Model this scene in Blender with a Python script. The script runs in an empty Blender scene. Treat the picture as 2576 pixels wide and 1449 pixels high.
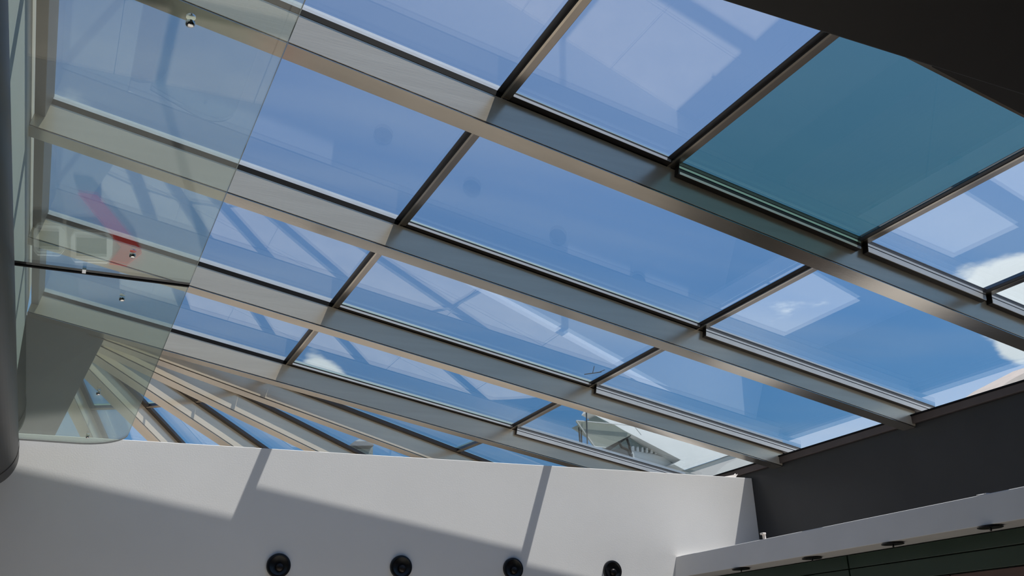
import bpy, bmesh, math, random
from mathutils import Vector, Matrix
random.seed(4)
C = bpy.context.scene.collection
sc = bpy.context.scene
S = 3.0                                  # metres per building unit
EYE = 1.6                                # eye height above the floor
A = 0.190980                             # pitch of the glazed roof
SA, CA, TA = math.sin(A), math.cos(A), math.tan(A)

def W(x, y, z):                          # building units (eye level = 0) to metres
    return Vector((S*x, S*y, S*z + EYE))

# ------------------------------------------------------------------ camera
F_PX, YAW, PIT, ROL = 2387.4, 0.456058, 0.382962, -0.0372199
cy, sy, cp, sp = math.cos(YAW), math.sin(YAW), math.cos(PIT), math.sin(PIT)
fw = Vector((sy*cp, cy*cp, sp)); rt = Vector((cy, -sy, 0)); up = rt.cross(fw)
cr, sr = math.cos(ROL), math.sin(ROL)
r2 = cr*rt + sr*up; u2 = -sr*rt + cr*up
cam = bpy.data.cameras.new('camera'); camo = bpy.data.objects.new('camera', cam); C.objects.link(camo)
m = Matrix((r2, u2, -fw)).transposed().to_4x4(); m.translation = W(0, 0, 0)
camo.matrix_world = m
cam.sensor_width = 36.0; cam.lens = F_PX/2576*36.0; cam.clip_end = 2000; cam.clip_start = 0.02
sc.camera = camo

# ------------------------------------------------------------------ light
SUN = Vector((0.34, -0.208, 1.0)).normalized()
sun = bpy.data.lights.new('sun', 'SUN'); sun.energy = 7.9; sun.angle = 0.0093; sun.color = (1.0, 0.93, 0.87)
suno = bpy.data.objects.new('sun', sun); C.objects.link(suno)
suno.rotation_euler = SUN.to_track_quat('Z', 'Y').to_euler()
suno.location = (0, 0, 30)
w = bpy.data.worlds.new('sky'); sc.world = w; w.use_nodes = True
nt = w.node_tree; nt.nodes.clear()
def N(t, **k):
    n = nt.nodes.new(t)
    for a, b in k.items(): setattr(n, a, b)
    return n
def L(a, b): nt.links.new(a, b)
sky = N('ShaderNodeTexSky', sky_type='NISHITA'); sky.sun_disc = False
sky.sun_elevation = math.asin(SUN.z); sky.sun_rotation = math.atan2(SUN.x, SUN.y)
sky.altitude = 1800; sky.air_density = 0.9; sky.dust_density = 0.1; sky.ozone_density = 3.0
hs = N('ShaderNodeHueSaturation'); hs.inputs['Saturation'].default_value = 1.06; hs.inputs['Hue'].default_value = 0.498; hs.inputs['Value'].default_value = 2.2
gr = N('ShaderNodeMapRange', interpolation_type='SMOOTHSTEP'); gz = N('ShaderNodeTexCoord'); gs = N('ShaderNodeSeparateXYZ')
L(gz.outputs['Generated'], gs.inputs[0]); L(gs.outputs['Z'], gr.inputs[0]); gr.inputs[1].default_value = 0.1; gr.inputs[2].default_value = 0.75
gm = N('ShaderNodeMix', data_type='RGBA'); L(gr.outputs[0], gm.inputs[0]); gm.inputs[6].default_value = (.60, .76, .78, 1); gm.inputs[7].default_value = (1, 1, 1, 1)
mu = N('ShaderNodeMix', data_type='RGBA', blend_type='MULTIPLY'); mu.inputs[0].default_value = 1; L(sky.outputs[0], mu.inputs[6]); L(gm.outputs[2], mu.inputs[7])
L(mu.outputs[2], hs.inputs['Color'])
tc = N('ShaderNodeTexCoord')
sep = N('ShaderNodeSeparateXYZ'); L(tc.outputs['Generated'], sep.inputs[0])
zc = N('ShaderNodeMath', operation='MAXIMUM'); L(sep.outputs['Z'], zc.inputs[0]); zc.inputs[1].default_value = 0.06
dv = N('ShaderNodeVectorMath', operation='DIVIDE'); L(tc.outputs['Generated'], dv.inputs[0])
cmb = N('ShaderNodeCombineXYZ')
for i in range(3): L(zc.outputs[0], cmb.inputs[i])
L(cmb.outputs[0], dv.inputs[1])
no = N('ShaderNodeTexNoise'); no.inputs['Scale'].default_value = 1.6; no.inputs['Detail'].default_value = 9; no.inputs['Roughness'].default_value = 0.56
mp = N('ShaderNodeMapping'); mp.inputs['Location'].default_value = (5.3, 2.4, 0); L(dv.outputs[0], mp.inputs[0]); L(mp.outputs[0], no.inputs['Vector'])
dens = no.outputs['Fac']
nrm = N('ShaderNodeVectorMath', operation='NORMALIZE'); L(tc.outputs['Generated'], nrm.inputs[0])
for dx, dy, dz, rad, amt in ((.777, .545, .316, .075, .26), (.7902, .5397, .2904, .06, .26), (.2215, .9275, .3010, .028, .28), (.2445, .9240, .2935, .026, .28), (.765, .5906, .2586, .02, .16), (.792, .5544, .2564, .03, .15)):
    ds = N('ShaderNodeVectorMath', operation='DISTANCE'); L(nrm.outputs[0], ds.inputs[0]); ds.inputs[1].default_value = (dx, dy, dz)
    mr = N('ShaderNodeMapRange', interpolation_type='SMOOTHSTEP'); L(ds.outputs['Value'], mr.inputs[0])
    mr.inputs[1].default_value = 0; mr.inputs[2].default_value = rad; mr.inputs[3].default_value = amt; mr.inputs[4].default_value = 0
    ad = N('ShaderNodeMath', operation='ADD'); L(dens, ad.inputs[0]); L(mr.outputs[0], ad.inputs[1]); dens = ad.outputs[0]
ra = N('ShaderNodeMapRange', interpolation_type='SMOOTHSTEP'); L(dens, ra.inputs[0])
ra.inputs[1].default_value = 0.66; ra.inputs[2].default_value = 0.78
no2 = N('ShaderNodeTexNoise'); no2.inputs['Scale'].default_value = 0.7; no2.inputs['Detail'].default_value = 5; no2.inputs['Distortion'].default_value = 0.6
mp2 = N('ShaderNodeMapping'); mp2.inputs['Scale'].default_value = (0.5, 1.6, 1); mp2.inputs['Rotation'].default_value = (0, 0, 0.5); L(dv.outputs[0], mp2.inputs[0]); L(mp2.outputs[0], no2.inputs['Vector'])
ra2 = N('ShaderNodeMapRange', interpolation_type='SMOOTHSTEP'); L(no2.outputs['Fac'], ra2.inputs[0])
ra2.inputs[1].default_value = 0.42; ra2.inputs[2].default_value = 0.8; ra2.inputs[4].default_value = 0.22
mx0 = N('ShaderNodeMix', data_type='RGBA'); L(ra2.outputs[0], mx0.inputs[0]); L(hs.outputs[0], mx0.inputs[6]); mx0.inputs[7].default_value = (8.0, 8.2, 8.6, 1)
mx = N('ShaderNodeMix', data_type='RGBA'); L(ra.outputs[0], mx.inputs[0]); L(mx0.outputs[2], mx.inputs[6]); mx.inputs[7].default_value = (13.0, 13.0, 13.2, 1)
bg = N('ShaderNodeBackground'); bg.inputs['Strength'].default_value = 0.103
ou = N('ShaderNodeOutputWorld'); L(mx.outputs[2], bg.inputs[0]); L(bg.outputs[0], ou.inputs[0])

sc.view_settings.view_transform = 'Standard'; sc.view_settings.look = 'None'
sc.view_settings.gamma = 1.0; sc.view_settings.use_curve_mapping = False
sc.view_settings.exposure = 0.0
sc.cycles.max_bounces = 14; sc.cycles.transparent_max_bounces = 40
sc.cycles.glossy_bounces = 6; sc.cycles.diffuse_bounces = 5

# ------------------------------------------------------------------ materials
def mat(name, col, rough=0.6, metal=0.0, noise=0.0, nscale=6.0, bump=0.0, bscale=60.0, spec=0.5, coat=0.0, stretch=None):
    mt = bpy.data.materials.new(name); mt.use_nodes = True
    t = mt.node_tree; b = t.nodes['Principled BSDF']
    b.inputs['Base Color'].default_value = (*col, 1); b.inputs['Roughness'].default_value = rough
    b.inputs['Metallic'].default_value = metal; b.inputs['Specular IOR Level'].default_value = spec
    b.inputs['Coat Weight'].default_value = coat
    tc = t.nodes.new('ShaderNodeTexCoord'); src = tc.outputs['Object']
    if stretch:
        mp = t.nodes.new('ShaderNodeMapping'); mp.inputs['Scale'].default_value = stretch
        t.links.new(src, mp.inputs[0]); src = mp.outputs[0]
    if noise:
        n = t.nodes.new('ShaderNodeTexNoise'); n.inputs['Scale'].default_value = nscale; n.inputs['Detail'].default_value = 6
        t.links.new(src, n.inputs['Vector'])
        r = t.nodes.new('ShaderNodeMapRange'); r.inputs[1].default_value = .3; r.inputs[2].default_value = .7
        r.inputs[3].default_value = 1-noise; r.inputs[4].default_value = 1+noise
        t.links.new(n.outputs['Fac'], r.inputs[0])
        mm = t.nodes.new('ShaderNodeVectorMath'); mm.operation = 'SCALE'; mm.inputs[0].default_value = col
        t.links.new(r.outputs[0], mm.inputs['Scale']); t.links.new(mm.outputs[0], b.inputs['Base Color'])
    if bump:
        n = t.nodes.new('ShaderNodeTexNoise'); n.inputs['Scale'].default_value = bscale; n.inputs['Detail'].default_value = 4
        t.links.new(src, n.inputs['Vector'])
        bp = t.nodes.new('ShaderNodeBump'); bp.inputs['Strength'].default_value = bump; bp.inputs['Distance'].default_value = .01
        t.links.new(n.outputs['Fac'], bp.inputs['Height']); t.links.new(bp.outputs[0], b.inputs['Normal'])
    return mt

def glass(name, tint, f0, f90=1.0, dust=0.0, dustcol=(.8, .85, .82)):
    """clear flat sheet: transmits straight through, reflects by angle, both faces."""
    mt = bpy.data.materials.new(name); mt.use_nodes = True
    t = mt.node_tree; t.nodes.clear()
    def n(ty, **k):
        q = t.nodes.new(ty)
        for a, b in k.items(): setattr(q, a, b)
        return q
    g = n('ShaderNodeNewGeometry')
    d = n('ShaderNodeVectorMath', operation='DOT_PRODUCT'); t.links.new(g.outputs['Normal'], d.inputs[0]); t.links.new(g.outputs['Incoming'], d.inputs[1])
    ab = n('ShaderNodeMath', operation='ABSOLUTE'); t.links.new(d.outputs['Value'], ab.inputs[0])
    om = n('ShaderNodeMath', operation='SUBTRACT'); om.inputs[0].default_value = 1; t.links.new(ab.outputs[0], om.inputs[1])
    pw = n('ShaderNodeMath', operation='POWER'); t.links.new(om.outputs[0], pw.inputs[0]); pw.inputs[1].default_value = 5
    mr = n('ShaderNodeMapRange'); t.links.new(pw.outputs[0], mr.inputs[0]); mr.inputs[3].default_value = f0; mr.inputs[4].default_value = f90
    tr = n('ShaderNodeBsdfTransparent')
    cl = n('ShaderNodeMath', operation='MAXIMUM'); t.links.new(ab.outputs[0], cl.inputs[0]); cl.inputs[1].default_value = .25
    iv = n('ShaderNodeMath', operation='DIVIDE'); iv.inputs[0].default_value = 1; t.links.new(cl.outputs[0], iv.inputs[1])
    cc = n('ShaderNodeCombineColor')
    for ch in range(3):
        ex = n('ShaderNodeMath', operation='POWER'); ex.inputs[0].default_value = tint[ch]; t.links.new(iv.outputs[0], ex.inputs[1]); t.links.new(ex.outputs[0], cc.inputs[ch])
    t.links.new(cc.outputs[0], tr.inputs[0])
    gl = n('ShaderNodeBsdfGlossy'); gl.inputs['Roughness'].default_value = 0.0; gl.inputs[0].default_value = (1, 1, 1, 1)
    mx = n('ShaderNodeMixShader'); t.links.new(mr.outputs[0], mx.inputs[0]); t.links.new(tr.outputs[0], mx.inputs[1]); t.links.new(gl.outputs[0], mx.inputs[2])
    last = mx.outputs[0]
    if dust:
        df = n('ShaderNodeBsdfDiffuse'); df.inputs[0].default_value = (*dustcol, 1)
        tcn = n('ShaderNodeTexCoord'); nz = n('ShaderNodeTexNoise'); nz.inputs['Scale'].default_value = 1.3; nz.inputs['Detail'].default_value = 5
        t.links.new(tcn.outputs['Object'], nz.inputs['Vector'])
        r = n('ShaderNodeMapRange'); r.inputs[3].default_value = dust*.5; r.inputs[4].default_value = dust*1.5; t.links.new(nz.outputs['Fac'], r.inputs[0])
        m2 = n('ShaderNodeMixShader'); t.links.new(r.outputs[0], m2.inputs[0]); t.links.new(last, m2.inputs[1]); t.links.new(df.outputs[0], m2.inputs[2])
        last = m2.outputs[0]
    o = n('ShaderNodeOutputMaterial'); t.links.new(last, o.inputs[0])
    return mt

M = {}
M['steel'] = mat('brushed_steel', (.74, .635, .485), .22, .42, .05, 3, .04, 25, stretch=(.4, 6, 6))
M['plate'] = mat('steel_plate', (.47, .42, .355), .22, .95, .06, 2, .03, 25, stretch=(.4, 6, 6))
M['purlin'] = mat('anodised_purlin', (.27, .245, .225), .25, 1.0, .05, 5)
M['rubber'] = mat('black_rubber', (.005, .005, .0055), .6, 0, .2, 8, spec=.12)
M['alu'] = mat('bright_aluminium', (.86, .87, .88), .2, 1.0, .04, 10)
M['bead'] = mat('pale_bead', (.62, .62, .60), .4, .2, .05, 10)
M['pane'] = glass('roof_glass', (.90, .925, .935), .085, .95)
M['teal'] = glass('teal_roof_glass', (.65, .765, .735), .085, .95)
M['canopy'] = glass('greenish_glass', (.93, .955, .94), .042, .9, .008)
M['frost'] = glass('pale_edge_band', (.62, .62, .63), .06, .9, .40, (.95, .95, .97))
M['sealant'] = mat('dark_blue_sealant', (.03, .034, .045), .4, 0, .1, 6)
M['edge'] = mat('dark_glass_edge', (.008, .02, .018), .15)
M['edge_green'] = mat('green_glass_edge', (.50, .68, .58), .2)
M['white'] = mat('white_plaster', (.80, .785, .76), .85, 0, .02, 2, .05, 90)
M['dark'] = mat('charcoal_paint', (.028, .028, .029), .35, 0, .08, 3, .03, 60, spec=.35)
M['slab'] = mat('dark_brown_paint', (.018, .015, .015), .6, 0, .1, 3)
M['brown'] = mat('dark_brown_trim', (.085, .065, .058), .4, .3, .08, 6)
M['grey'] = mat('grey_paint', (.46, .46, .46), .7, 0, .03, 3)
M['bulk'] = mat('bulkhead_paint', (.62, .61, .60), .8, 0, .03, 3)
M['cap'] = mat('white_cap', (.66, .66, .67), .35, 0, .05, 8)
M['ledge'] = mat('brown_black_sash', (.022, .018, .017), .4, .2, .1, 8)
M['head'] = mat('dark_grey_frame', (.09, .09, .088), .5, .2, .06, 4)
M['hub'] = mat('hub_grey', (.10, .10, .10), .6, 0, .05, 3)
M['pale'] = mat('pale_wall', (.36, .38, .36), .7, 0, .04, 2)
M['floor'] = mat('beige_stone', (.50, .45, .385), .35, 0, .08, 3, .02, 40)
M['green'] = mat('dark_green_panel', (.012, .032, .018), .4, 0, .1, 4)
M['wood'] = mat('red_brown_wood', (.09, .045, .035), .45, 0, .25, 3, stretch=(1, 1, 9))
M['tube'] = mat('gunmetal_tube', (.032, .027, .026), .42, .7, .06, 4)
M['black'] = mat('satin_black', (.005, .005, .006), .35, 0, .1, 9)
M['chrome'] = mat('chrome', (.85, .85, .86), .06, 1.0, .02, 9)
M['lens'] = glass('lamp_lens', (.25, .27, .3), .12, 1.0)
M['red'] = mat('red_paint', (.45, .02, .015), .4, 0, .05, 5)
M['ext_white'] = mat('white_render', (.86, .80, .74), .9, 0, .03, 1)
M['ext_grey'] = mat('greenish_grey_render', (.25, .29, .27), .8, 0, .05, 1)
M['ext_tan'] = mat('tan_fabric', (.42, .41, .33), .8, 0, .05, 1)
M['ext_roof'] = mat('grey_roof_sheet', (.12, .12, .12), .7, 0, .1, 2)
M['ext_clay'] = mat('clay_tile', (.42, .30, .24), .8, 0, .15, 2)
M['ground'] = mat('pale_paving', (.45, .43, .39), .9, 0, .1, .2)
M['twig'] = mat('dry_twig', (.03, .025, .02), .8, 0, .2, 20)

# ------------------------------------------------------------------ mesh helpers
class MB:
    def __init__(s): s.v = []; s.f = []; s.mi = []
    def hexa(s, p, mi=0, skip=()):
        """p: 8 corners, bottom loop 0-3 and top loop 4-7."""
        b = len(s.v); s.v += [Vector(q) for q in p]
        for i, f in enumerate([(0, 3, 2, 1), (4, 5, 6, 7), (0, 1, 5, 4), (1, 2, 6, 5), (2, 3, 7, 6), (3, 0, 4, 7)]):
            if i in skip: continue
            s.f.append(tuple(b+k for k in f)); s.mi.append(mi if not isinstance(mi, (list, tuple)) else mi[i])
        return s
    def box(s, x0, x1, y0, y1, z0, z1, mi=0):
        return s.hexa([W(x0, y0, z0), W(x1, y0, z0), W(x1, y1, z0), W(x0, y1, z0), W(x0, y0, z1), W(x1, y0, z1), W(x1, y1, z1), W(x0, y1, z1)], mi)
    def prism(s, loop, off, mi=0, side=0):
        """closed loop of points extruded by the vector off."""
        b = len(s.v); n = len(loop); s.v += [Vector(q) for q in loop] + [Vector(q)+off for q in loop]
        s.f.append(tuple(range(b, b+n))); s.mi.append(mi)
        s.f.append(tuple(range(b+2*n-1, b+n-1, -1))); s.mi.append(mi)
        for i in range(n):
            j = (i+1) % n; s.f.append((b+j, b+i, b+n+i, b+n+j)); s.mi.append(side)
        return s
    def lathe(s, prof, org, ax, seg=32, mi=0, cap=True):
        """prof: list of (radius, distance along ax)."""
        ax = ax.normalized(); t = ax.orthogonal().normalized(); u = ax.cross(t); b = len(s.v); n = len(prof)
        for k in range(seg):
            an = 2*math.pi*k/seg; d = t*math.cos(an) + u*math.sin(an)
            for r, h in prof: s.v.append(org + d*r + ax*h)
        for k in range(seg):
            k2 = (k+1) % seg
            for i in range(n-1):
                s.f.append((b+k*n+i, b+k2*n+i, b+k2*n+i+1, b+k*n+i+1)); s.mi.append(mi)
        if cap:
            s.f.append(tuple(b+k*n for k in range(seg))[::-1]); s.mi.append(mi)
            s.f.append(tuple(b+k*n+n-1 for k in range(seg))); s.mi.append(mi)
        return s
    def bar(s, a, b, r, seg=10, mi=0):
        a, b = Vector(a), Vector(b); return s.lathe([(r, 0), (r, (b-a).length)], a, b-a, seg, mi)
    def mesh(s, name, mats):
        me = bpy.data.meshes.new(name); me.from_pydata([tuple(q) for q in s.v], [], s.f)
        for q in (mats if isinstance(mats, (list, tuple)) else [mats]): me.materials.append(q)
        for i, p in enumerate(me.polygons): p.material_index = s.mi[i]
        bm = bmesh.new(); bm.from_mesh(me); bmesh.ops.recalc_face_normals(bm, faces=bm.faces); bm.to_mesh(me); bm.free()
        return me
    def build(s, name, mats, parent=None, bevel=0, smooth=False, label=None):
        o = bpy.data.objects.new(name, s.mesh(name, mats)); C.objects.link(o)
        if smooth:
            for p in o.data.polygons: p.use_smooth = True
            o.data.set_sharp_from_angle(angle=math.radians(40))
        if bevel:
            b = o.modifiers.new('bevel', 'BEVEL'); b.width = bevel; b.segments = 2; b.limit_method = 'ANGLE'
        if parent: adopt(o, parent)
        if label: o['label'] = label
        return o

def adopt(o, parent):
    o.parent = parent
    o.matrix_parent_inverse = base_of(parent).inverted()
def base_of(o):
    mtx = o.matrix_basis.copy()
    if o.parent: mtx = base_of(o.parent) @ o.matrix_parent_inverse @ mtx
    return mtx
def tag(o, label, cat, group=None):
    o['label'] = label; o['category'] = cat
    if group: o['group'] = group
    return o
def thing(name, label, cat, loc=(0, 0, 0), group=None):
    o = bpy.data.objects.new(name, None); C.objects.link(o); o.location = loc
    o.empty_display_size = .1
    return tag(o, label, cat, group)
def struct(o): o['kind'] = 'structure'; return o
def inst(o, parent, mtx, name=None):
    """a further object on the same mesh, moved by mtx (world)."""
    c = o.copy(); C.objects.link(c); c.parent = None; c.matrix_parent_inverse = Matrix()
    c.matrix_basis = mtx @ base_of(o); adopt_keep(c, parent); return c
def adopt_keep(c, parent):
    c.parent = parent; c.matrix_parent_inverse = base_of(parent).inverted()

def R(x, y, d):
    """point on the roof: x along the slope (plan), y, d above the rafters' underside."""
    return W(x + d*SA, y, 1 - x*TA + d*CA)
def rbar(mb, x0, x1, y0, y1, d0, d1, mi=0):
    return mb.hexa([R(x0, y0, d0), R(x1, y0, d0), R(x1, y1, d0), R(x0, y1, d0), R(x0, y0, d1), R(x1, y0, d1), R(x1, y1, d1), R(x0, y1, d1)], mi)

# ------------------------------------------------------------------ measures
Y1, DY = 1.2942, 0.5556
def ry(k): return Y1 + DY*(k-1)
FW = 0.043                               # rafter width
XL, XR = -0.138, 2.14                    # upper wall, eaves wall
P1, P2, P3, P4, PW = 0.6145, 0.960, 1.4155, 1.7595, 0.0165
YC = ry(4) + FW/2                        # centre of the round end
RE = XR - XL                             # radius of the round end
YW, ZW = 2.567, 0.5785                   # parapet wall face and top
GD0, GD1 = 0.0765, 0.0845                # glass
FLOOR = -EYE/S
D_WEB = 0.064

# ================================================================== SETTING
def floor_tiles():
    o = MB().box(-1.6, 2.2, -3.0, 2.6, FLOOR-.06, FLOOR-.004).build('floor', M['floor']); struct(o)
    mb = MB(); mb.box(0, .398, 0, .398, FLOOR-.004, FLOOR); me = mb.mesh('tile', M['floor'])
    for i in range(9):
        for j in range(14):
            t = bpy.data.objects.new('tile', me); C.objects.link(t); t.parent = o
            t.location = (S*(-1.6+.4*i+.001), S*(-3.0+.4*j+.001), random.uniform(-.001, .001))
    return o
floor_tiles()
upper = MB().box(-1.6, 2.2, YW+.04, YC+RE, .16, .2).build('floor_upper', M['floor']); struct(upper)
mb = MB(); mb.box(0, .397, 0, .397, .2, .204); me = mb.mesh('tile', M['floor'])
for i in range(9):
    for j in range(7):
        t = bpy.data.objects.new('tile', me); C.objects.link(t); t.parent = upper
        t.location = (S*(-1.6+.4*i+.004), S*(YW+.05+.4*j), 0)
struct(MB().box(-1.6, XR, YW, YW+.045, FLOOR, ZW).build('wall_back', M['white'], bevel=.004))
struct(MB().box(XR, XR+.06, -3.0, YC, FLOOR, .597).build('wall_right', M['dark'], bevel=.004))
# curved continuation of the eaves wall
def arc(r, z, a0, a1, n): return [W(XL + r*math.cos(a0+(a1-a0)*i/n), YC + r*math.sin(a0+(a1-a0)*i/n), z) for i in range(n+1)]
def arcwall(mb, r0, r1, z0, z1, a0=0, a1=math.pi/2, n=24):
    A0, B0, A1, B1 = arc(r0, z0, a0, a1, n), arc(r1, z0, a0, a1, n), arc(r0, z1, a0, a1, n), arc(r1, z1, a0, a1, n)
    for i in range(n): mb.hexa([A0[i], B0[i], B0[i+1], A0[i+1], A1[i], B1[i], B1[i+1], A1[i+1]])
    return mb
struct(arcwall(MB(), RE, RE+.06, FLOOR, .597).build('wall_curved', M['dark']))
struct(MB().box(-1.6, XR+.06, -3.06, -3.0, FLOOR, 1.25).build('wall_front', M['grey']))
struct(MB().box(-1.6, XL, YC+RE, YC+RE+.06, FLOOR, .597).build('wall_end', M['dark']))
struct(MB().box(-1.66, -1.6, -3.0, YC+RE, FLOOR, 1.25).build('wall_left', M['grey']))
struct(MB().box(-.3, XL, -3.0, 2.93, .62, 1.13).build('wall_upper', M['pale'], bevel=.004))
struct(MB().box(-1.6, -.3, -3.0, 2.93, 1.05, 1.13).build('ceiling_gallery', M['grey']))
struct(MB().box(-1.6, -.27, -3.0, 2.45, .44, .50).build('floor_gallery', M['hub']))
struct(MB().box(-.3, XR+.06, -3.0, ry(-1)-.02, 1.0, 1.06).build('ceiling', M['grey']))
# upper floor slab over the camera with its straight front edge, and a slanting beam behind it
struct(MB().box(.22, XR, -3.0, .557, .57, .64).build('ceiling_slab', M['slab'], bevel=.006))
zb = .60
sb = [W(.70*zb/.57*.97, .5, zb), W(1.354*zb, .978*zb, zb), W(1.665*zb, 1.027*zb, zb), W(XR, 1.11*zb, zb), W(XR, .4, zb)]
struct(MB().prism(sb, Vector((0, 0, .16))).build('ceiling_beam', M['slab']))
# eaves trim
tr = struct(MB().box(XR-.012, XR+.03, ry(-1), YC, .597, .6175).build('trim_eaves', M['brown'], bevel=.003))
MB().box(XR-.014, XR-.002, ry(-1), YC, .6175, .622).build('seal', M['rubber'], tr)
tr2 = struct(arcwall(MB(), RE-.012, RE+.03, .597, .6175).build('trim_eaves', M['brown']))
arcwall(MB(), RE-.014, RE-.002, .6175, .622).build('seal', M['rubber'], tr2)
# hub soffit where the radiating rafters start
def hubpt(q, y): return W(q[0]*y, y, q[1]*y)
struct(MB().prism([hubpt((-.060, .346), 3.012), hubpt((.0273, .3293), 3.012), hubpt((-.0059, .2242), 3.345), hubpt((-.0120, .200), 3.45), hubpt((-.080, .200), 3.45), hubpt((-.080, .2245), 3.345)], Vector((0, .25, .12))).build('trim_hub', M['hub'], bevel=.004))
# bulkhead with soffit, and the green panelled wall under it
bk = MB()
def quadprism(mb, pts, y0, y1, mi=0):
    return mb.prism([W(x, y0, z) for x, z in pts], W(0, y1, 0)-W(0, y0, 0), mi)
quadprism(bk, [(1.785, .2495), (1.800, .3147), (XR, .3147), (XR, .2495)], -3.0, YW)
struct(bk.build('trim_bulkhead', M['bulk'], bevel=.004))
gw = struct(MB().box(1.90, 1.95, -3.0, YW, FLOOR, .2495).build('wall_panelled', M['green']))
for (z0, z1, mt) in ((.2145, .2475, 'green'), (.1715, .2125, 'green'), (-.3, .1690, 'wood')):
    for j in range(8):
        y0 = -2.9 + .69*j - (.31 if z1 < .2 else 0)
        MB().box(1.888, 1.90, y0+.002, min(y0+.688, YW-.002), z0, z1).build('panel', M[mt], gw, bevel=.004)

# ================================================================== GLAZED ROOFS
roof = thing('skylight', 'long sloping glass roof of parallel steel rafters seen from below', 'skylight', W(0, ry(1), 1))
fan = thing('skylight', 'rounded end of the glass roof with rafters fanning out behind the white wall', 'skylight', W(XL, YC, 1))

LEDGE = {'mid': .0655, 'thin': .0470, 'bead': .0470}
PANE_D = {'left': GD0, 'mid': .0735, 'thin': .0668, 'bead': .0668}
def rafter_parts(parent, y, x0, x1, ends, capped=True):
    """ends: list of (xa, xb, style) of the glazing along the near face."""
    mb = MB(); rbar(mb, x0, x1, y, y+FW, .0036, D_WEB)
    r = mb.build('rafter', M['steel'], parent, bevel=.0015)
    mb = MB(); rbar(mb, x0, x1, y+.0003, y+FW-.0003, 0, .0018); mb.build('bottom_plate', M['plate'], r)
    mb = MB(); rbar(mb, x0, x1, y+.002, y+FW-.002, .0016, .0038); mb.build('seam', M['rubber'], r)
    g = MB(); sashes = MB(); ledge = MB(); strips = MB(); edge = MB(); ns = ne = nf = 0
    for xa, xb, st in ends:
        rbar(g, xa, xb, y-.0008, y+FW+.0008, D_WEB, GD0-.0006)
        if st == 'left': continue
        if st == 'fan':
            rbar(ledge, xa, xb, y-.0150, y-.0009, .0640, GD0-.0006); nf = 1; continue
        ns += 1; lo = LEDGE[st]
        rbar(ledge, xa+.0005, xb-.0005, y-.0145, y-.0009, lo, GD0-.0006)
        rbar(sashes, xa, xb, y+FW+.0010, y+FW+(.0090 if st == 'bead' else .0165), .060, .092)
        if st == 'mid': rbar(strips, xa+.001, xb-.001, y-.0151, y-.0145, lo+.0003, lo+.0060)
        if st == 'thin':
            rbar(strips, xa+.003, xb-.001, y-.0153, y-.0145, lo, lo+.0052)
            rbar(edge, xa+.001, xb-.001, y-.0150, y-.0145, lo+.0135, lo+.0178); ne += 1
        if st == 'bead':
            for q in range(3): rbar(strips, xa+.001, xb-.001, y-.0153-.0004*(2-q), y-.0145, lo+.0042*q, lo+.0042*q+.0038)
            rbar(strips, xa+.001, xb-.001, y-.0150, y-.0145, lo+.0148, lo+.0195)
    g.build('gasket', M['rubber'], r)
    mb = MB(); rbar(mb, x0, x1, y+.001, y+FW-.001, GD0-.0006, .0885 if capped else .0815); mb.build('cap', M['cap' if capped else 'rubber'], r)
    if nf: ledge.build('sash', M['ledge'], r)
    if ns:
        ledge.build('sash', M['ledge'], r); strips.build('glazing_bead', M['bead'], r); sashes.build('sash_bar', M['brown'], r)
    if ne: edge.build('glass_edge', M['edge_green'], r)
    return r

def purlin_part(parent, x, y0, y1, gd):
    mb = MB(); rbar(mb, x, x+PW, y0, y1, .0655, GD0+.004); p = mb.build('purlin', M['purlin'], parent, bevel=.002)
    mb = MB(); rbar(mb, x-.0005, x+.0035, y0, y1, .0642, .0655); mb.build('lip', M['plate'], p)
    mb = MB(); rbar(mb, x-.009, x, y0, y1, gd-.0013, gd-.0001); mb.build('gasket', M['sealant'], p)
    return p

def pane_part(parent, x0, x1, y0, y1, st, m='pane', label=None):
    d = PANE_D[st]
    a, b = (-.006, .006) if st == 'left' else (.006, -.010)
    mb = MB(); rbar(mb, x0, x1, y0+a, y1+b, d, d+.007, (0, 0, 1, 1, 1, 1))
    return mb.build('glass_pane', [M[m], M['edge_green']], parent, label=label)

for k in range(-1, 5):
    if k <= 1: ends = [(XL, P1, 'left'), (P1+PW, P2, 'mid'), (P2+PW, P3, 'thin'), (P3+PW, P4, 'bead'), (P4+PW, XR+.06, 'bead')]
    else: ends = [(XL, P1, 'left'), (P1+PW, P3, 'mid'), (P3+PW, XR+.06, 'bead')]
    rafter_parts(roof, ry(k), XL, XR-.002, ends)
for k in range(-1, 4):
    ya, yb = ry(k)+FW, ry(k+1)
    cols = [-.118, P1, P2, P3, P4, XR+.08] if k < 1 else [-.118, P1, P3, XR+.08]
    sts = ['left', 'mid', 'thin', 'bead', 'bead'] if k < 1 else ['left', 'mid', 'bead']
    for x, st in zip(cols[1:-1], sts): purlin_part(roof, x, ya, yb, PANE_D[st])
    mb = MB(); rbar(mb, XL, -.118, ya, yb, .030, .084); mb.build('head_frame', M['head'], roof, bevel=.003)
    for i in range(len(cols)-1):
        x0 = cols[i] + (PW if i else 0); x1 = cols[i+1]
        teal = (k == 0 and i == 2)
        pane_part(roof, x0-.003, x1+.003, ya, yb, sts[i], 'teal' if teal else 'pane', 'teal tinted roof pane' if teal else None)

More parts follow.
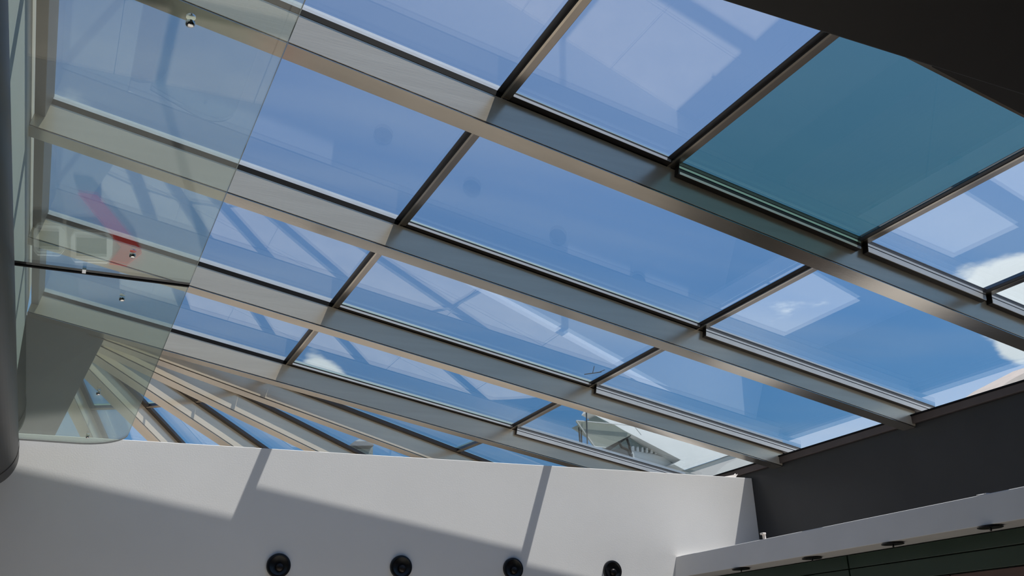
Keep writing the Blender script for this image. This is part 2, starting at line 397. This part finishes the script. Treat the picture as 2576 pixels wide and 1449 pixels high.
# fan: copies of one radial rafter, turned about the centre of the round end
ctr = W(XL, YC, 0)
def turn(phi): return Matrix.Translation(ctr) @ Matrix.Rotation(phi, 4, 'Z') @ Matrix.Translation(-ctr)
proto = rafter_parts(fan, ry(4), XL+.17, XR-.004, [(XL+.17, P1, 'fan'), (P1+PW, P3, 'fan'), (P3+PW, XR-.004, 'fan')], False)
PHI = [math.radians(15*i) for i in range(1, 7)]
kids = list(proto.children)
for i, ph in enumerate(PHI):
    if i == 0: continue
    r = inst(proto, fan, turn(ph))
    for c in kids: inst(c, r, turn(ph))
mt1 = turn(PHI[0]); proto.matrix_basis = proto.matrix_basis  # first copy is turned in place below
proto.matrix_parent_inverse = base_of(fan).inverted() @ mt1
def F(rad, ang, d):
    x = XL + rad
    q = R(x, YC, d); v = q - ctr
    return ctr + Matrix.Rotation(ang, 3, 'Z') @ Vector((v.x, 0, 0)) + Vector((0, 0, v.z))
def sector(mb, r0, r1, a0, a1, d0, d1, mi=0, g=FW/2):
    pts = []
    for d in (d0, d1):
        for rr, aa, sg in ((r0, a0, 1), (r1, a0, 1), (r1, a1, -1), (r0, a1, -1)):
            pts.append(F(rr, aa + sg*g/rr, d))
    return mb.hexa(pts, mi)
rings = [P1-XL, P3-XL]
for i in range(0, 6):
    a0, a1 = math.radians(15*i), math.radians(15*(i+1))
    for rr in rings:
        mb = MB(); sector(mb, rr, rr+PW, a0, a1, .0655, GD0); mb.build('purlin', M['purlin'], fan)
    edges = [.17] + rings + [RE+.08]
    for j in range(3):
        mb = MB(); sector(mb, edges[j]+(PW if j else 0)-.004, edges[j+1]+.004, a0, a1, GD0, GD1, (0, 0, 1, 1, 1, 1), FW/2-.006)
        mb.build('glass_pane', [M['pane'], M['edge_green']], fan)

# ================================================================== GLASS SHELF PANELS
ZG, GT = .555, .0042
g0, g1, gj, gy0, gy1 = -.100, .1445, 1.4015, .15, 2.545
def shelf_panel(name, label, loop):
    t = thing(name, label, 'glass panel', loop[0], 'glass panels over the head of the room')
    mb = MB(); mb.prism(loop, Vector((0, 0, S*GT)), 0, 1)
    mb.build('sheet', [M['canopy'], M['edge']], t)
    return t
near = [W(g0, gy0, ZG), W(g1, gy0, ZG), W(g1, gj-.0022, ZG), W(g0, gj-.0022, ZG)]
rc = .105
far = [W(g0, gj+.0022, ZG), W(g1, gj+.0022, ZG)]
for i in range(13):
    an = math.pi/2*i/12; far.append(W(g1-rc+rc*math.cos(an), gy1-rc*1.25+rc*1.25*math.sin(an), ZG))
far.append(W(g0, gy1-.006, ZG))
pn = shelf_panel('glass_panel', 'greenish clear glass panel beside the dark tube, upper of the two', near)
pf = shelf_panel('glass_panel', 'greenish clear glass panel with one rounded corner reaching the white wall', far)
MB().box(g0, g1, gj-.0022, gj+.0022, ZG-.0012, ZG+GT+.0006).build('joint_seal', M['rubber'], pf)
def standoff(par, x, y):
    o = MB().lathe([(.0, -.015), (.008, -.0145), (.0115, -.012), (.0128, -.007), (.0128, -.001), (.0, -.001)], W(x, y, ZG), Vector((0, 0, 1)), 24, 0, False).build('standoff', M['chrome'], par, smooth=True)
    MB().lathe([(.0, S*GT+.001), (.0128, S*GT+.001), (.0128, S*GT+.006), (.010, S*GT+.009), (.0, S*GT+.009)], W(x, y, ZG), Vector((0, 0, 1)), 20, 0, False).build('stud', M['chrome'], o, smooth=True)
for y in (.200, .756, 1.309): standoff(pn, .0565, y)
for y in (1.486, 2.050, 2.452): standoff(pf, .0570, y)
MB().box(-.004, .001, gj-.020, gj-.006, ZG-.003, ZG).build('glint_chip', M['chrome'], pn)  # added chrome chip standing in for a reflected glint at the joint

# dark tube along the panels' left edge
tb = thing('tube', 'thick gunmetal tube running beside the glass panels with its end by the white wall', 'tube', W(-.159, 1.3, .505))
MB().lathe([(.0, 0), (S*.072, 0), (S*.075, .004), (S*.075, S*2.76-.01), (S*.074, S*2.76-.002), (S*.072, S*2.76), (0, S*2.76)], W(-.159, -.25, .505), Vector((0, 1, 0)), 64, 0, False).build('pipe', M['tube'], tb, smooth=True)
MB().lathe([(S*.0755, 0), (S*.0762, .004), (S*.0762, .02), (S*.0755, .024)], W(-.159, 2.4, .505), Vector((0, 1, 0)), 64, 0, False).build('end_band', M['tube'], tb, smooth=True)

# ================================================================== LAMPS
def wall_lamp(x, z, label):
    t = thing('wall_lamp', label, 'lamp', W(x, YW, z), 'round black spotlights on the white wall')
    o = W(x, YW, z); ax = Vector((0, -1, 0)); r = .094
    MB().lathe([(r*.70, 0), (r, 0), (r, .014), (r*.96, .022), (r*.82, .024), (r*.76, .018), (r*.70, .004)], o, ax, 40, 0, False).build('trim_ring', M['black'], t, smooth=True)
    MB().lathe([(0, .004), (r*.30, .005), (r*.55, .010), (r*.77, .019)], o, ax, 40, 0, False).build('reflector', M['black'], t, smooth=True)
    MB().lathe([(0, .030), (r*.18, .029), (r*.30, .022), (r*.36, .010), (r*.36, .005)], o+Vector((.008, 0, -.012)), ax, 32, 0, False).build('lens', M['tube'], t, smooth=True)
wall_lamp(.5535, .2735, 'round black spotlight on the white wall, farthest from the dark wall')
wall_lamp(.888, .2735, 'round black spotlight on the white wall, second from the left')
wall_lamp(1.228, .272, 'round black spotlight on the white wall, third from the left')
wall_lamp(1.561, .269, 'round black spotlight on the white wall, closest to the grey bulkhead')

def downlight(x, y, label):
    t = thing('downlight', label, 'lamp', W(x, y, .2495), 'black downlights under the grey bulkhead')
    o = W(x, y, .2495); ax = Vector((0, 0, -1)); r = .078
    MB().lathe([(0, 0), (r*.8, 0), (r*.8, .006), (r, .008), (r, .013), (r*.9, .016), (r*.75, .013), (0, .012)], o, ax, 40, 0, False).build('bezel', M['black'], t, smooth=True)
    MB().lathe([(0, .012), (.007, .013), (.007, .030), (.004, .034), (0, .034)], o, ax, 16, 0, False).build('bulb', M['black'], t, smooth=True)
downlight(1.803, 2.2593, 'black downlight under the grey bulkhead, nearest to the white wall')
downlight(1.822, 1.9872, 'black downlight under the grey bulkhead, second from the white wall')
downlight(1.806, 1.6934, 'black downlight under the grey bulkhead, third from the white wall')
downlight(1.800, 1.4168, 'black downlight under the grey bulkhead, farthest from the white wall')

# small white fittings lying on the ledge over the bulkhead
t = thing('clip_light', 'tiny white hook standing on the bulkhead beside the white wall', 'fitting', W(1.806, 2.15, .3147))
MB().box(1.803, 1.808, 2.140, 2.150, .3147, .327).build('stem', M['ext_white'], t, bevel=.003)
MB().box(1.797, 1.808, 2.138, 2.152, .327, .332).build('head', M['ext_white'], t, bevel=.003)
t = thing('ledge_light', 'tiny flat white fitting on top of the grey bulkhead', 'fitting', W(1.81, 1.42, .3147))
MB().box(1.801, 1.815, 1.41, 1.435, .3147, .3172).build('body', M['ext_white'], t, bevel=.002)
MB().box(1.8005, 1.802, 1.415, 1.43, .3150, .3168).build('lens', M['chrome'], t)
# white bracket between the parapet and the eaves
t = thing('bracket', 'small white bracket in the corner over the white wall', 'bracket', W(2.06, YW+.02, ZW))
MB().prism([W(2.02, YW+.02, ZW), W(2.085, YW+.02, ZW), W(2.10, YW+.02, ZW+.016)], Vector((0, .02, 0))).build('plate', M['ext_white'], t)
MB().bar(W(2.075, YW+.03, ZW), W(2.097, YW+.03, ZW+.018), .006).build('screw', M['ext_white'], t)


# ================================================================== OUTSIDE
struct(MB().box(-90, 90, -60, 120, FLOOR-.3, FLOOR-.08).build('ground', M['ground']))
CAM = W(0, 0, 0)
def ray_to(px, py, y):
    """where the view line of a photograph point meets the plane y."""
    d = r2*((px-1288)/F_PX) - u2*((py-724.5)/F_PX) + fw
    return CAM + d*(S*y/d.y)
def slabpoly(pts, y, th):
    return MB().prism([ray_to(a, b, y) for a, b in pts], Vector((0, S*th, 0)))
# white terrace building beyond the eaves
b = thing('building', 'white rendered building with slanted roof edge beyond the low end of the glass roof', 'building', ray_to(1700, 1300, 9.0))
MB().prism([ray_to(a, q, 9.0 + (1157-q)*.0026) for a, q in [(1480, 1036), (1713, 1157), (1695, 1168), (1722, 1182), (1830, 1146), (1890, 1138), (1700, 1082), (1560, 1040), (1490, 1020)]], Vector((0, .5, 0))).build('sloping_roof', M['ext_white'], b)
slabpoly([(1588, 1136), (1668, 1149), (1700, 1172), (1718, 1186), (1690, 1230), (1588, 1230)], 9.18, .05).build('parapet', M['ext_white'], b)
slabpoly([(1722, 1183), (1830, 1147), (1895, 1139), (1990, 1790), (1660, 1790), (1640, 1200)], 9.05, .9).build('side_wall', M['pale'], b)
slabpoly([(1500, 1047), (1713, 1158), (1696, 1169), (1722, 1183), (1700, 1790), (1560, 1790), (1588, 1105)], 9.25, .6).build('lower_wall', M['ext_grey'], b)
for i in range(6):
    x = 1592 + 11.5*i; y0 = 1122 + 1.6*i
    slabpoly([(x, y0), (x+3.4, y0), (x+4.6, y0+12), (x-1.2, y0+12)], 9.2, .03).build('picket', M['ext_white'], b)
slabpoly([(1588, 1133), (1668, 1146), (1668, 1150), (1588, 1137)], 9.21, .03).build('rail', M['ext_white'], b)
# awning on its frame in front of it
b = thing('awning', 'tan awning panel in a white tube frame before the white building', 'awning', ray_to(1500, 1250, 8.0))
slabpoly([(1450, 1059), (1545, 1068), (1588, 1094), (1524, 1126), (1495, 1123)], 8.0, .02).build('fabric', M['ext_tan'], b)
fr = [(1450, 1058), (1585, 1070), None, (1450, 1058), (1496, 1123), (1524, 1126), None, (1598, 1075), (1613, 1094)]
for p, q in zip(fr, fr[1:]):
    if p and q: MB().bar(ray_to(*p, 7.98), ray_to(*q, 7.98), .014).build('tube', M['ext_white'], b)
MB().bar(ray_to(1475, 1035, 7.97), ray_to(1500, 1800, 7.97), .022).build('post', M['ext_roof'], b)
for x0, x1 in ((1456, 1462), (1462, 1463)):
    MB().bar(ray_to(x0, 1075, 8.05), ray_to(x1+2, 1180, 8.05), .022).build('post', M['twig'], b)
# dark folded ladder / machine
b = thing('winch', 'dark rooftop machine with a bent arm under the tan awning', 'machine', ray_to(1570, 1190, 8.6))
slabpoly([(1522, 1130), (1583, 1092), (1588, 1096), (1530, 1136)], 8.6, .05).build('beam', M['twig'], b)
arm = [(1575, 1096), (1556, 1108), (1563, 1124), (1580, 1132), (1588, 1150), (1593, 1160)]
for p, q in zip(arm, arm[1:]): MB().bar(ray_to(*p, 8.6), ray_to(*q, 8.6), .045).build('arm', M['twig'], b)
arm = [(1575, 1098), (1582, 1118), (1587, 1140)]
for p, q in zip(arm, arm[1:]): MB().bar(ray_to(*p, 8.65), ray_to(*q, 8.65), .04).build('arm', M['twig'], b)
slabpoly([(1535, 1133), (1560, 1127), (1592, 1142), (1590, 1800), (1530, 1800)], 8.7, .2).build('cabinet', M['ext_roof'], b)
# small roofed turret far beyond the fan
b = thing('turret', 'tiny grey turret with a dark flared roof above the white wall', 'turret', ray_to(915, 1250, 12))
slabpoly([(900, 1121), (938, 1121), (940, 1760), (898, 1760)], 12, .5).build('wall', M['pale'], b)
y = 12
e0, e1 = ray_to(877, 1121, 11.8), ray_to(941, 1121, 11.8); t0, t1 = ray_to(892, 1110, 12.1), ray_to(936, 1110, 12.1)
dp, dq = Vector((0, 2.4, 0)), Vector((0, .6, 0))
MB().hexa([e0, e1, e1+dp, e0+dp, t0, t1, t1+dq, t0+dq]).build('roof', M['ext_roof'], b)
MB().prism([ray_to(893, 1109.5, 12.1), ray_to(923, 1111, 12.1), ray_to(904, 1104.5, 12.1)], Vector((0, .5, 0))).build('cap', M['ext_white'], b)
# clay roof at the right edge
b = thing('house', 'clay tiled roof corner showing at the end of the eaves', 'building', ray_to(2560, 1100, 7))
slabpoly([(2505, 983), (2540, 957), (2640, 905), (2700, 960), (2640, 1020)], 7, .5).build('roof', M['ext_clay'], b)
slabpoly([(2530, 985), (2640, 935), (2720, 1850), (2530, 1850)], 7.1, .9).build('wall', M['ext_tan'], b)
# dry twig caught on the glass
t = thing('twig', 'dry twig lying on the glass roof at a purlin', 'twig', R(1.395, 2.36, GD1))
MB().bar(R(1.38, 2.375, GD1+.002), R(1.412, 2.33, GD1+.006), .004).build('stem', M['twig'], t)
MB().bar(R(1.395, 2.352, GD1+.004), R(1.392, 2.34, GD1+.022), .003).build('spur', M['twig'], t)
MB().bar(R(1.405, 2.34, GD1+.004), R(1.42, 2.325, GD1+.014), .003).build('spur', M['twig'], t)

# made-up glowing red shape and two boxes, added to mirror in the glass
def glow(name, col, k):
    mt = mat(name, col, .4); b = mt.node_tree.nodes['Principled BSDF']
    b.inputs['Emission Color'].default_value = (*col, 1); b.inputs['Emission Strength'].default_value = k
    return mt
def mirrored(px, py, y):
    d = r2*((px-1288)/F_PX) - u2*((py-724.5)/F_PX) + fw
    p = CAM + d*(S*ZG/d.z); d2 = Vector((d.x, d.y, -d.z))
    return p + d2*((S*y - p.y)/d.y)
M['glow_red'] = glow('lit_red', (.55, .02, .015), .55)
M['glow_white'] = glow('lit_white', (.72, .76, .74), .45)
def wallpoly(pts, y, th): return MB().prism([mirrored(a, q, y) for a, q in pts], Vector((0, S*th, 0)))
t = thing('added_red_glow', 'glowing red bent shape added low on the white wall, mirrored in the glass panel', 'added_red_glow', mirrored(320, 600, YW))
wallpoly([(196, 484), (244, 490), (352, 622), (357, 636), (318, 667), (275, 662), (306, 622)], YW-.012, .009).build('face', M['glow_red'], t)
wallpoly([(240, 505), (262, 508), (318, 604), (308, 620)], YW-.004, .004).build('back_plate', M['ext_grey'], t)
for nm, x0, y0, x1, y1, lab in (('a', 178, 583, 284, 660, 'added glowing box with rounded frame beside the red shape on the white wall'), ('b', 84, 566, 164, 642, 'added glowing box on the white wall, farther from the red shape')):
    t = thing('added_pale_glow', lab, 'added_glow', mirrored((x0+x1)/2, (y0+y1)/2, YW), 'added glowing boxes low on the white wall')
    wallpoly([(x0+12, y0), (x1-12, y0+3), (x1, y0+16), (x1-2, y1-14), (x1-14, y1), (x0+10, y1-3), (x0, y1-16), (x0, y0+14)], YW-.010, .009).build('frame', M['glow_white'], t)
    wallpoly([(x0+14, y0+14), (x1-16, y0+17), (x1-16, y1-14), (x0+14, y1-17)], YW-.013, .002).build('inset', M['ext_grey'], t)
